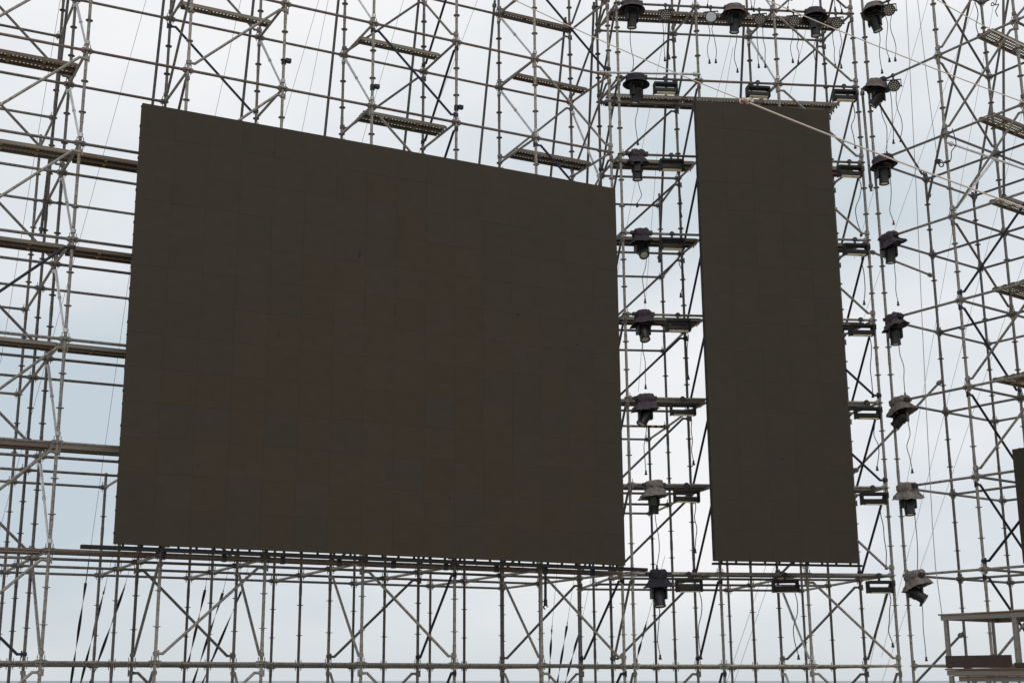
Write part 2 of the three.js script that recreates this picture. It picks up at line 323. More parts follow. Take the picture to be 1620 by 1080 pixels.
/* ------------------------------------------------ perforated walkway planks */
function makePlank(w, rows, hr, depth) {
  const L = 1.46, sh = new THREE.Shape([new THREE.Vector2(-L / 2, -w / 2), new THREE.Vector2(L / 2, -w / 2), new THREE.Vector2(L / 2, w / 2), new THREE.Vector2(-L / 2, w / 2)]), o = { w };
  for (let r = 0; r < rows; r++) for (let c = 0; c < 24; c++) {
    const p = new THREE.Path(), x = -L / 2 + 0.045 + (c + (r % 2 ? 0.5 : 0)) * 0.058, z = (r - (rows - 1) / 2) * (w - 0.04) / rows;
    p.absellipse(x, z, hr, hr * 1.2, 0, Math.PI * 2, true); sh.holes.push(new THREE.Path(p.getPoints(6)));
  }
  o.plate = new THREE.ExtrudeGeometry(sh, { depth, bevelEnabled: false, curveSegments: 4 }).rotateX(-Math.PI / 2).translate(0, 0.049 - depth, 0);
  o.rail = merge([box(L, 0.05, 0.004, 0, 0.024, 0), box(L, 0.004, 0.022, 0, -0.003, 0.009)]);
  o.rib = merge([box(0.03, 0.022, w - 0.012, 0, 0.026, 0), box(0.05, 0.004, w - 0.012, 0, 0.0145, 0)]);
  o.hook = merge([box(0.05, 0.03, 0.04, 0, 0.034, 0), box(0.014, 0.05, 0.04, 0.024, 0.016, 0)]);
  return o;
}
const narrow = makePlank(0.185, 2, 0.0165, 0.011), wide = makePlank(0.31, 4, 0.0175, 0.005);
function plank(label, group, s, a, y, p, turn = 0, plankGeo = narrow) {
  const o = thing('walkway_plank', label, 'walkway plank', group), m = pick(M.deck), m2 = pick(M.rail);
  const q = W(s, a, y + 0.012, p); o.position.copy(q); o.rotation.y = SEC[s][2] + turn;
  part(o, 'deck_plate', plankGeo.plate, m);
  for (const e of [-1, 1]) { const r = part(o, 'side_rail', plankGeo.rail, m2); r.position.z = e * (plankGeo.w / 2 - 0.004); if (e > 0) r.rotation.y = Math.PI; }
  for (const e of [-1, 1]) part(o, 'cross_rib', plankGeo.rib, M.deck[1]).position.x = e * 0.26;
  for (const e of [-1, 1]) for (const f of [-1, 1]) { const h = part(o, 'hook', plankGeo.hook, m2); h.position.set(e * 0.735, 0, f * plankGeo.w * 0.3); if (e < 0) h.rotation.y = Math.PI; }
}
const ORD = ['', 'topmost', 'second from top', 'third from top', 'fourth from top', 'fifth from top', 'sixth from top', 'seventh from top', 'eighth from top', 'ninth from top'];
const pair = (txt, group, s, a, y, p, gap = 0.195) => { plank('front steel plank of the pair ' + txt, group, s, a, y, p); plank('rear steel plank of the pair ' + txt, group, s, a, y, p + gap); };
{
  const mid = i => (i + 0.5) * BAY.L - 0.03, g = 'perforated steel walkway planks on the scaffolds';
  for (let k = 6; k >= 1; k--) pair("at the photo's left edge, level " + ORD[7 - k], g, 'L', mid(-1), Y(k), k === 6 ? 0.7 : 0.56);
  for (let k = 5; k >= 2; k--) pair('between leftmost post and wide screen, level ' + ORD[6 - k], g, 'L', mid(0), Y(k), 0.56);
  ['first', 'second', 'third', 'fourth', 'fifth', 'sixth'].forEach((o, i) => pair('just below the wide screen, ' + o + ' bay from the left', g, 'L', mid(i), Y(1), 0.42));
  plank('lone perforated plank high above the wide screen\'s left part', g, 'L', mid(1), Y(7), 0.82);
  plank('lone perforated plank above middle of the wide screen, upper of two levels', g, 'L', mid(3), Y(7), 0.71);
  pair('just above the middle of the wide screen', g, 'L', mid(3), Y(6), 0.41);
  plank('topmost lone plank above the wide screen\'s right end', g, 'L', mid(5), Y(8), 1.3);
  plank('lone plank above the wide screen\'s right end, middle of three levels', g, 'L', mid(5), Y(7), 0.8);
  pair("just above the wide screen's right end", g, 'L', mid(5), Y(6), 0.74);
  const mm = i => (i + 0.5) * 1.5 - 0.04;
  for (let k = 8; k >= 1; k--) pair('between the two dark screens, level ' + ORD[9 - k], g, 'M', mm(0), Y(k), k === 7 ? 0.88 : k === 8 ? 0.4 : 0.45, k === 7 ? 0.28 : 0.195);
  for (let k = 8; k >= 1; k--) pair("at the tall screen's right side, level " + ORD[9 - k], g, 'M', mm(2), Y(k), k === 7 ? 0.88 : k === 8 ? 0.4 : 0.45, k === 7 ? 0.28 : 0.195);
  for (const [k, t] of [[8, 'well above the tall screen, middle bay'], [7, "at the tall screen's top edge, middle bay"], [1, 'under the tall screen, middle bay']]) pair(t, g, 'M', mm(1), Y(k), k === 7 ? 0.88 : k === 8 ? 0.4 : 0.45, k === 7 ? 0.28 : 0.195);
  const nm = { 7: 'topmost', 6: 'second from top', 5: 'third from top', 4: 'fourth from top', 3: 'lowest' };
  for (const [k, a, two] of [[7, 2.42, 0], [6, 2.3, 0], [5, 2.35, 0], [4, 2.25, 1], [3, 2.1, 1]]) {
    plank('steel plank at the right edge, angled tower, ' + nm[k] + (two ? ', left of its pair' : ''), g, 'R', a, Y(k), 0.75, Math.PI / 2, wide);
    if (two) plank('steel plank at the right edge, angled tower, ' + nm[k] + ', right of its pair', g, 'R', a + 0.33, Y(k), 0.75, Math.PI / 2, wide);
  }
}

/* ------------------------------------------------ LED screens */
const ledFn = z => (u, v, i, j) => { // rows of louvres and lamp dots
  const q = noise.noise((i >> 6) * 3.7 + z, (j >> 6) * 5.3, z * 2.1), n = 1 + 0.04 * q + 0.16 * per(u, v, 11, 11, 3, z) + 0.18 * (rnd() - 0.5), r = j % 4 === 0 ? 1.14 : j % 4 === 2 ? 0.9 : 1, c = i % 4 === 0 ? 1.07 : 1;
  return [LB[0] * n * r * c, LB[1] * n * r * c, LB[2] * n * r * c];
};
const LB = [60, 56, 49];
const ledTexs = [tex(256, 256, ledFn(6.6)), tex(256, 256, ledFn(2.6)), tex(256, 256, ledFn(9.1))];
const ledMats = [], warmMats = [];
for (const t of ledTexs) { for (const h of [0xfcfbf9, 0xfaf9f7, 0xfffdfa, 0xf8f7f5]) ledMats.push(new THREE.MeshPhysicalMaterial({ map: t, color: h, roughness: 0.85, specularIntensity: 0.35 })); for (const h of [0xfff7ec, 0xfff8f0, 0xfdf4e9]) warmMats.push(new THREE.MeshPhysicalMaterial({ map: t, color: h, roughness: 0.85, specularIntensity: 0.35 })); }
function ledScreen(label, w, h, nx, ny, warm) {
  const o = thing('led_screen', label, 'LED screen'), dx = w / nx, dy = h / ny, g = new RoundedBoxGeometry(dx - 0.001, dy - 0.001, 0.07, 1, 0.0008);
  for (let j = 0; j < ny; j++) for (let i = 0; i < nx; i++) {
    const u = (i + 0.5) / nx, v = (j + 0.5) / ny, wm = warm && rnd() < 0.85 * smooth(0.62, 0.3, Math.abs(u - 0.5) + Math.abs(v - 0.3) * 0.9);
    const m = part(o, 'led_panel', g, wm ? pick(warmMats) : pick(ledMats));
    m.position.set((i + 0.5) * dx, (j + 0.5) * dy, rr(-0.001, 0.001)); m.rotation.set(rr(-1, 1) * 0.0025, rr(-1, 1) * 0.0025, pick([0, Math.PI]));
  }
  const fr = [box(w - 0.02, 0.06, 0.08, w / 2, 0.04, -0.08), box(w - 0.02, 0.06, 0.08, w / 2, h - 0.04, -0.08), box(0.06, h - 0.14, 0.08, 0.04, h / 2, -0.08), box(0.06, h - 0.14, 0.08, w - 0.04, h / 2, -0.08)];
  for (let i = 1; i < nx; i++) fr.push(box(0.05, h - 0.14, 0.06, i * dx, h / 2, -0.075));
  part(o, 'cabinet_frame', merge(fr), blackMatt);
  const la = []; for (let j = 0; j < ny; j++) for (const x of [-0.004, w + 0.004]) la.push(box(0.016, 0.035, 0.03, x, (j + 0.3) * dy, -0.02), box(0.012, 0.02, 0.03, x, (j + 0.93) * dy, -0.02));
  for (let i = 0; i < nx * 2; i++) la.push(box(0.03, 0.022, 0.03, (i + 0.5) * dx / 2, -0.011, -0.02), box(0.03, 0.014, 0.03, (i + 0.4) * dx / 2, h + 0.006, -0.02));
  part(o, 'latch', merge(la), blackMatt);
  // faces of two dead modules, pushed in
  return o;
}
const specks = (o, list) => { const g = list.map(([x, y, w, h]) => box(w, h, 0.004, x, y, 0.0365)); part(o, 'damaged_led_row', merge(g), blackMatt); };
{
  const big = ledScreen('wide dark LED screen filling the middle of the scaffold wall, switched off', 8.12, 6.5, 16, 13, true);
  big.position.copy(W('L', 0.78, EYE + 1.815, -0.5)); big.rotation.y = SEC.L[2];
  specks(big, [[3.45, 4.62, 0.012, 0.09], [4.05, 3.75, 0.01, 0.05], [6.2, 4.0, 0.04, 0.03], [5.0, 0.92, 0.03, 0.03], [7.3, 3.6, 0.05, 0.02], [2.2, 3.2, 0.01, 0.06]]);
  part(big, 'base_beam', rbox(9.0, 0.055, 0.1, 0.006, -0.43 + 4.5, -0.05, -0.05), blackMatt);
  const foot = box(0.06, 0.1, 0.06); for (let i = 0; i < 9; i++) part(big, 'beam_foot', foot, blackMatt).position.set(0.7 + i * 0.86, -0.127, -0.1);
  const lp = []; for (const x of [0.6, 1.25, 2.05, 3.1, 5.4, 6.2]) lp.push(rope([V(x, -0.02, 0.02), V(x + 0.12, -0.15, 0.03), V(x + 0.28, -0.17, 0.03), V(x + 0.42, -0.03, 0.02)], 0.005)); part(big, 'cable', merge(lp), M.cable);
  const tall = ledScreen('tall narrow dark LED screen standing right of the wide screen', 2.497, 8.1, 5, 16, false);
  tall.position.set(3.9085, EYE + 1.893, -21.167); tall.rotation.y = 10.03 * Math.PI / 180;
  specks(tall, [[1.25, 1.72, 0.06, 0.02], [0.2, 4.5, 0.03, 0.02], [1.7, 5.6, 0.02, 0.03]]);
  part(tall, 'base_beam', rbox(2.6, 0.034, 0.1, 0.006, 1.28, -0.038, -0.05), blackMatt);
  const s3 = ledScreen('third LED screen, only its left edge showing at the right border', 2.5, 1.8, 5, 4, false);
  s3.position.copy(W('R', 2.265, EYE + 1.765, -0.09)); s3.rotation.y = SEC.R[2];
}

/* ------------------------------------------------ stage lights */
function hangCable(parent, x, y, z, len, red) {
  const pts = [V(x, y, z)], b = rr(-0.05, 0.05); for (let i = 1; i <= 5; i++) pts.push(V(x + b * Math.sin(i * 1.3) + rr(-0.02, 0.02), y - len * i / 5, z + rr(-0.02, 0.02)));
  const c = part(parent, 'cable', rope(pts, 0.0066, 6, 20), M.cable), e = pts[5];
  const pg = part(c, 'plug', merge([tube(e, V(e.x, e.y - 0.05, e.z), 0.016, 8), tube(V(e.x, e.y - 0.05, e.z), V(e.x, e.y - 0.075, e.z), 0.024, 8)]), red ? SM(null, 0xa02020, 0.5, 0) : M.cable);
  return c;
}
// rain cover: a dome or a draped skirt of cloth, open below
function coverGeo(kind) {
  const key = kind === 'dome' ? [[0.02, 0.05, 0], [0.1, 0.045, 0.1], [0.16, 0.02, 0.1], [0.19, -0.04, 0], [0.205, -0.1, 0], [0.24, -0.135, 0], [0.25, -0.15, 0]]
    : kind === 'brown' ? [[0.02, 0.05, 0], [0.12, 0.055, 0.6], [0.155, 0.015, 0.7], [0.158, -0.045, 0.8], [0.14, -0.085, 0.8], [0.155, -0.1, 0.9], [0.195, -0.16, 1], [0.235, -0.225, 1]]
      : [[0.02, 0.06, 0], [0.11, 0.055, 0.6], [0.138, 0.02, 0.7], [0.14, -0.045, 0.7], [0.126, -0.08, 0.8], [0.14, -0.098, 0.8], [0.178, -0.15, 1], [0.218, -0.198, 1]];
  const prof = []; key.forEach((p, k) => { if (k) for (let q = 1; q <= 3; q++) { const t = q / 3, o = key[k - 1]; prof.push(o.map((v, c) => v + (p[c] - v) * t)); } else prof.push(p); });
  const N = 64, pos = [], uv = [], idx = [], z0 = rr(0, 50), dome = kind === 'dome', ph = rr(0, 6.28), hem = dome ? 0.012 : 0.03;
  prof.forEach(([r, y, sq], k) => {
    const t = k / (prof.length - 1);
    for (let i = 0; i <= N; i++) {
      const a = i / N * 2 * Math.PI, ca = Math.cos(a), sa = Math.sin(a), n = 2 + sq * 4;
      const su = Math.pow(Math.pow(Math.abs(ca), n) + Math.pow(Math.abs(sa), n), -1 / n) * (1 - 0.06 * sq);
      const ridge = Math.abs(noise.noise(ca * 2.6 + z0, y * 14, sa * 2.6)), fine = noise.noise(ca * 6 + z0, y * 30, sa * 6 + 3), drape = Math.sin(a * 5 + ph + 1.5 * noise.noise(ca + z0, sa, 0));
      const d = dome ? 0.008 * fine + 0.012 * (ridge - 0.3) : 0.05 * (ridge - 0.25) * (0.4 + 0.6 * t) + 0.012 * fine + 0.012 * drape * t * t;
      const R = r * su + d * Math.min(1, r / 0.1);
      pos.push(ca * R, y + hem * t * Math.sin(a + ph) + (dome ? 0.006 : 0.02) * noise.noise(ca * 2.4 + z0, t * 3, sa * 2.4), sa * R); uv.push(i / N * 1.4, t * 0.4);
    }
  });
  for (let k = 0; k < prof.length - 1; k++) for (let i = 0; i < N; i++) { const a = k * (N + 1) + i, b = a + N + 1; idx.push(a, a + 1, b, b, a + 1, b + 1); }
  const g = new THREE.BufferGeometry(); g.setAttribute('position', new THREE.Float32BufferAttribute(pos, 3)); g.setAttribute('uv', new THREE.Float32BufferAttribute(uv, 2)); g.setIndex(idx); g.computeVertexNormals();
  return g;
}
const headGeo = { };
{
  headGeo.clamp = merge([tube(V(-0.09, 0, -0.02), V(-0.09, 0, 0.02), 0.04, 10), tube(V(0.09, 0, -0.02), V(0.09, 0, 0.02), 0.04, 10), box(0.24, 0.02, 0.1, 0, -0.05, 0), rbox(0.1, 0.075, 0.09, 0.012, 0.15, -0.015, 0.03), rbox(0.07, 0.06, 0.08, 0.012, -0.16, -0.01, 0.02)]);
  headGeo.base = merge([rbox(0.25, 0.09, 0.21, 0.02, 0, -0.105, 0), rbox(0.2, 0.03, 0.17, 0.01, 0, -0.16, 0)]);
  headGeo.yoke = merge([rbox(0.23, 0.04, 0.12, 0.012, 0, -0.19, 0), rbox(0.035, 0.21, 0.12, 0.014, -0.108, -0.28, 0), rbox(0.035, 0.21, 0.12, 0.014, 0.108, -0.28, 0)]);
  headGeo.barrel = new THREE.LatheGeometry([[0, 0.11], [0.055, 0.108], [0.078, 0.085], [0.084, 0.02], [0.084, -0.03], [0.074, -0.05], [0.072, -0.15], [0.077, -0.155], [0.077, -0.172], [0.06, -0.172], [0.058, -0.16], [0, -0.16]].map(p => new THREE.Vector2(p[0], p[1])).reverse(), 20);
  const ribs = []; for (let i = 0; i < 5; i++) ribs.push(new THREE.TorusGeometry(0.085, 0.004, 5, 20).rotateX(Math.PI / 2).translate(0, 0.055 - i * 0.019, 0)); headGeo.barrel = merge([headGeo.barrel, ...ribs]);
  headGeo.lens = new THREE.SphereGeometry(0.09, 18, 6, 0, Math.PI * 2, 0, 0.68).scale(1, 0.35, 1).rotateX(Math.PI).translate(0, -0.137, 0);
}
function movingHead(label, s, a, y, p, { kind, mat, yaw = 0, tilt = 0, roll = 0, cable = 0.65, slant = 0, red, sc = 1 }) {
  const o = thing('moving_head_light', label, 'stage light', 'moving head stage lights');
  o.position.copy(W(s, a, y, p)); o.rotation.y = SEC[s][2]; o.scale.setScalar(sc);
  part(o, 'clamp', headGeo.clamp, charcoal); part(o, 'base', headGeo.base, black);
  const c = part(o, 'rain_cover', coverGeo(kind), mat); c.rotation.set(slant * 0.5, rr(0, 6), slant); if (kind !== 'dome') c.rotation.y = rr(-0.2, 0.2);
  const yk = part(o, 'yoke', headGeo.yoke, black); yk.rotation.y = yaw;
  const h = part(o, 'head', headGeo.barrel, black); h.position.set(0, -0.32, 0); h.rotation.set(tilt, yaw, roll, 'YXZ'); h.scale.set(1.2, 1.05, 1.2);
  part(h, 'lens', headGeo.lens, lensMat);
  if (cable) hangCable(o, 0.03 + rr(-0.04, 0.04), -0.2, -0.1, cable + 0.25, red);
  return o;
}
const barGeo = {
  bracket: merge([rbox(0.36, 0.05, 0.13, 0.01, 0, -0.115, 0), rbox(0.022, 0.2, 0.13, 0.006, -0.181, -0.195, 0), rbox(0.022, 0.2, 0.13, 0.006, 0.181, -0.195, 0)]),
  housing: merge([rbox(0.34, 0.085, 0.12, 0.012, 0, -0.245, 0), box(0.33, 0.012, 0.02, 0, -0.195, -0.05)]),
  fins: (() => { const a = []; for (let i = 0; i < 18; i++) a.push(box(0.006, 0.06, 0.012, -0.15 + i * 0.0176, -0.245, 0.064)); return merge(a); })(),
  lens: rbox(0.3, 0.012, 0.09, 0.004, 0, -0.293, 0.012),
  clamp: merge([tube(V(0, 0, -0.02), V(0, 0, 0.02), 0.038, 10), box(0.03, 0.09, 0.03, 0, -0.06, 0), tube(V(-0.03, -0.03, 0), V(0.06, -0.03, 0), 0.008, 6)]),
};
function lightBar(label, s, a, y, p, cable) {
  const o = thing('flood_light_bar', label, 'stage light', 'flood light bars hung from the ledgers');
  o.position.copy(W(s, a, y, p)); o.rotation.y = SEC[s][2]; o.rotation.order = 'YXZ'; o.rotation.z = rr(-0.02, 0.02); o.scale.set(1.14, 1.02, 1.1);
  part(o, 'clamp', barGeo.clamp, charcoal); part(o, 'bracket', barGeo.bracket, blackMatt);
  const h = part(o, 'housing', barGeo.housing, black); part(h, 'cooling_fin', barGeo.fins, charcoal); part(h, 'lens', barGeo.lens, creamMat);
  if (cable) hangCable(o, 0.14, -0.2, -0.07, cable);
}
const parGeo = {
  can: merge([new THREE.LatheGeometry([[0, -0.11], [0.06, -0.11], [0.088, -0.07], [0.1, 0], [0.112, 0.004], [0.112, 0.02], [0.1, 0.022], [0.096, 0.008], [0, 0.008]].map(p => new THREE.Vector2(...p)), 24).rotateX(Math.PI / 2)]),
  yoke: merge([box(0.27, 0.012, 0.03, 0, 0.13, -0.03), box(0.012, 0.15, 0.03, -0.13, 0.06, -0.03), box(0.012, 0.15, 0.03, 0.13, 0.06, -0.03), tube(V(-0.15, 0, -0.03), V(-0.1, 0, -0.03), 0.014, 8), tube(V(0.1, 0, -0.03), V(0.15, 0, -0.03), 0.014, 8)]),
  clamp: merge([tube(V(0, 0.22, -0.05), V(0, 0.22, -0.01), 0.036, 10), box(0.03, 0.09, 0.03, 0, 0.17, -0.03)]),
  leds: (() => { const a = []; for (const [n, r] of [[1, 0], [6, 0.04], [11, 0.078]]) for (let i = 0; i < n; i++) a.push(new THREE.SphereGeometry(0.0145, 8, 5).scale(1, 1, 0.5).translate(r * Math.cos(i / n * 6.283), r * Math.sin(i / n * 6.283), 0.011)); return merge(a); })(),
};
function parLight(label, s, a, y, p, turn, bright, len) {
  const o = thing('par_light', label, 'stage light', 'round LED par lights');
  o.position.copy(W(s, a, y - 0.22, p)); o.rotation.y = SEC[s][2] + turn;
  part(o, 'clamp', parGeo.clamp, charcoal); part(o, 'yoke', parGeo.yoke, black);
  const c = part(o, 'can', parGeo.can, black); c.rotation.x = 0.12;
  const l = part(c, 'lens_array', parGeo.leds, bright ? lensMat : ledMat); l.userData.kind = 'stuff';
  if (bright) part(c, 'front_glass', new THREE.CylinderGeometry(0.094, 0.094, 0.006, 24).rotateX(Math.PI / 2).translate(0, 0, 0.02), new THREE.MeshPhysicalMaterial({ color: 0xe8eef0, roughness: 0.1, transmission: 0.6, thickness: 0 }));
  if (len) { hangCable(o, -0.06, -0.05, -0.1, len); hangCable(o, 0.05, -0.05, -0.1, len * rr(0.95, 1.05)); }
}
{
  const D = clothDark, B = clothBrown;
  // column beside the wide screen
  const col = [
    [0.28, 8, { kind: 'dome', mat: D[2], yaw: 0.3, tilt: 0.1, cable: 0.9 }, 'grey domed cover'], [0.32, 7, { kind: 'dome', mat: clothSlate, yaw: 0.6, tilt: 0.25, cable: 0.75 }, 'black domed cover'],
    [0.29, 6, { kind: 'skirt', mat: D[0], yaw: 1.4, tilt: 0, cable: 0.45 }, 'dark cloth cover'], [0.32, 5, { kind: 'skirt', mat: D[1], yaw: 0.2, tilt: -0.7, cable: 0.75 }, 'dark cloth cover'],
    [0.31, 4, { kind: 'skirt', mat: D[0], yaw: 0.2, tilt: -0.4, cable: 0.8 }, 'dark cloth cover'], [0.3, 3, { kind: 'brown', mat: D[2], yaw: 0, tilt: -0.2, roll: -0.5, cable: 0.8 }, 'purple-brown draped cover'],
    [0.4, 2, { kind: 'brown', mat: B[0], yaw: 1.2, tilt: 0.1, roll: 0.15, cable: 0.9 }, 'light brown draped cover'], [0.43, 1, { kind: 'skirt', mat: clothSlate, yaw: 0.1, tilt: -0.25, cable: 0.75, sc: 1.1 }, 'black cloth cover'],
  ];
  for (const [a, k, op, t] of col) movingHead('moving head light, ' + t + ', left of the tall screen, ' + (k === 1 ? 'lowest' : ORD[9 - k]), 'M', a, Y(k), -0.03, op);
  movingHead('moving head light with brown domed cover above the tall screen\'s left part', 'M', 2.22, Y(8), -0.03, { kind: 'dome', mat: cloth(0x5d5350, 9), yaw: 0.5, tilt: 0.1, cable: 0.75 });
  movingHead('moving head light with black domed cover above the tall screen\'s right part', 'M', 3.77, Y(8), -0.03, { kind: 'dome', mat: clothDark[1], yaw: 0.9, tilt: 0, cable: 0.55 });
  const colR = [
    [0.27, 8, { kind: 'dome', mat: B[1], yaw: 0.5, tilt: 0.15, roll: 0.25, slant: 0.3, cable: 0.8 }, 'tilted brown domed cover'], [0.22, 7, { kind: 'dome', mat: B[1], yaw: 0.6, tilt: 0.1, roll: -0.75, slant: 0.3, cable: 0.9 }, 'tilted brown domed cover'],
    [0.2, 6, { kind: 'dome', mat: D[0], yaw: 0.9, tilt: 0, slant: 0.12, cable: 0.75, red: 1 }, 'dark domed cover, red plug'], [0.21, 5, { kind: 'skirt', mat: D[0], yaw: 0.9, tilt: 0.05, slant: 0.3, cable: 0.75 }, 'dark slanting cloth cover'],
    [0.18, 4, { kind: 'skirt', mat: D[2], yaw: 0.9, tilt: 0, slant: 0.15, cable: 0.9 }, 'dark cloth cover'], [0.17, 3, { kind: 'brown', mat: B[1], yaw: 0.3, tilt: 0.1, roll: -0.8, slant: 0.15, cable: 0.75 }, 'brown-grey draped cover'],
    [0.19, 2, { kind: 'brown', mat: B[0], yaw: 1.2, tilt: -0.15, slant: 0, cable: 1.5 }, 'brown-grey draped cover'], [0.19, 1, { kind: 'brown', mat: B[0], yaw: 0.6, tilt: -0.1, roll: 0.95, slant: 0.2, cable: 0.9 }, 'brown-grey draped cover'],
  ];
  for (const [a, k, op, t] of colR) movingHead('moving head light, ' + t + ', far right column, ' + (k === 1 ? 'lowest' : ORD[9 - k]), 'R', a, Y(k), -0.03, op);
  for (let k = 7; k >= 1; k--) {
    lightBar('black flood light bar between the two screens, ' + (k === 1 ? 'lowest' : ORD[8 - k]) + ' of its column', 'M', [0, 0.95, 0.97, 0.96, 0.93, 0.88, 0.92, 0.86][k], Y(k), -0.03, k === 7 ? 0 : k === 1 ? 1.1 : 0.85);
    lightBar('black flood light bar right of the tall screen, ' + (k === 1 ? 'lowest' : ORD[8 - k]) + ' of its column', 'M', 4.24, Y(k), -0.03, k % 2 ? 0.9 : 1.1);
  }
  lightBar('black flood light bar above the middle of the tall screen', 'M', 2.6, Y(7), -0.03, 0);
  lightBar('black flood light bar below the middle of the tall screen', 'M', 2.6, Y(1), -0.03, 1.1);
  const pn = ['first', 'second', 'third', 'fourth', 'fifth'];
  [0.92, 1.78, 2.71, 3.37, 4.19].forEach((a, i) => parLight('round LED par light in the top row above the tall screen, ' + pn[i] + ' from left', 'M', a, Y(8), -0.03, -0.25, i === 1, i ? rr(0.65, 0.85) : 0.75));
  parLight('round LED par light in the far right column, beside the topmost covered light', 'R', 0.6, Y(8), -0.03, 0.75, false, 0.85);
  parLight('round LED par light in the far right column, beside the second covered light', 'R', 0.57, Y(7), -0.03, 0.75, false, 0.95);
  [1.72, 2.56, 2.62, 3.27, 3.35, 4.18, 4.28].forEach((a, i) => {
    const o = thing('power_cable', 'black cable with plug hanging in from the top edge, ' + ['first', 'second', 'third', 'fourth', 'fifth', 'sixth', 'seventh'][i] + ' from left', 'cable', 'cables hanging in from the top edge');
    o.position.copy(W('M', a, Y(9), -0.03)); hangCable(o, 0, 0, 0, 1.32 + rr(-0.1, 0.2));
  });
}

/* ------------------------------------------------ ropes, guy lines, straps */
const px = (u, v, s, p) => { // point where the line of sight through a photograph pixel meets a plane behind a scaffold front
  const [x, d, t] = SEC[s], a = (u - PCX) / F, b = (PCY - v) / F, h = b * Math.cos(PITCH) + Math.sin(PITCH), w = Math.cos(PITCH) - b * Math.sin(PITCH);
  const n0 = -Math.sin(t), n1 = Math.cos(t), k = (n0 * x + n1 * d + p) / (n0 * a + n1 * w); return V(a * k, EYE + h * k, -w * k);
};
{
  const o = thing('white_rope', 'pale hoisting rope with red knot slanting down across the tall screen\'s top', 'rope');
  const m = SM(null, 0xcfc4b8, 0.9, 0), knot = px(1180, 160, 'M', -2.2), end = px(1660, 342, 'M', -3.4);
  const sag = (a, b, d, n = 6) => { const r = []; for (let i = 0; i <= n; i++) { const t = i / n, q = a.clone().lerp(b, t); q.y -= d * 4 * t * (1 - t); r.push(q); } return r; };
  part(o, 'rope', rope(sag(knot, end, 0.04), 0.014, 8, 30), m);
  part(o, 'thin_line', rope(sag(px(790, -12, 'M', -0.5), knot, 0.06), 0.009, 6, 30), m);
  const kn = []; for (let i = 0; i < 6; i++) kn.push(new THREE.TorusGeometry(0.032 + 0.012 * (i % 2), 0.014, 6, 12).rotateY(1.2 + i * 0.3).rotateX(i * 0.5).translate(knot.x + (i - 2.5) * 0.035, knot.y + 0.012 * (i % 3), knot.z));
  part(o, 'knot', merge(kn), m);
  part(o, 'red_tape', merge([new THREE.SphereGeometry(0.026, 8, 6).scale(1.3, 0.9, 1).translate(knot.x - 0.06, knot.y - 0.015, knot.z + 0.03), new THREE.SphereGeometry(0.02, 8, 6).translate(knot.x + 0.05, knot.y - 0.01, knot.z + 0.035)]), SM(null, 0xa8352c, 0.8, 0));
  const o2 = tag(part(scene, 'white_rope', rope(sag(px(1195, -8, 'M', -2), px(1660, 176, 'M', -3.6), 0.05), 0.009, 6, 30), m), 'thin pale rope slanting from the top row of lights to the right border', 'rope');
  const o3 = tag(part(scene, 'white_rope', rope(sag(px(1470, -8, 'M', -3), px(1660, 92, 'M', -4), 0.03), 0.008, 6, 20), m), 'thin pale rope crossing the upper right corner', 'rope');
}
{
  const c = (label, pts, p) => tag(part(scene, 'power_cable', rope(pts.map(q => px(q[0], q[1], 'R', p)), 0.0085, 6, 40), M.cable), label, 'cable');
  c('black cable looped from a post of the right tower to a hook', [[1507, 203], [1511, 216], [1513, 229], [1506, 240], [1505, 252], [1497, 258], [1487, 252], [1481, 253]], -0.05);
  c('thin black cable dangling in the right tower near the top edge', [[1543, 3], [1548, 22], [1545, 40], [1548, 52], [1549, 57]], -0.05);
  c('small coil of black cable at the top of the right tower', [[1577, -4], [1576, 6], [1569, 9], [1570, 4], [1577, 8], [1581, 6], [1578, 13], [1576, 17], [1579, 26]], 0.3);
  const h = tag(part(scene, 'hanging_strap', merge([rbox(0.1, 0.07, 0.05, 0.01), new THREE.TorusGeometry(0.04, 0.012, 6, 12).translate(0.06, -0.05, 0)]), charcoal), 'metal hook clamp hanging on a leaning tube of the right tower', 'hook'); h.position.copy(px(1484, 256, 'R', 0.1)); h.name = 'hook_clamp';
}
function guy(label, pts, r = 0.0045) { return tag(part(scene, 'guy_wire', rope(pts, r, 5, 16), M.wire), label, 'wire', 'thin steel guy wires behind the scaffolds'); }
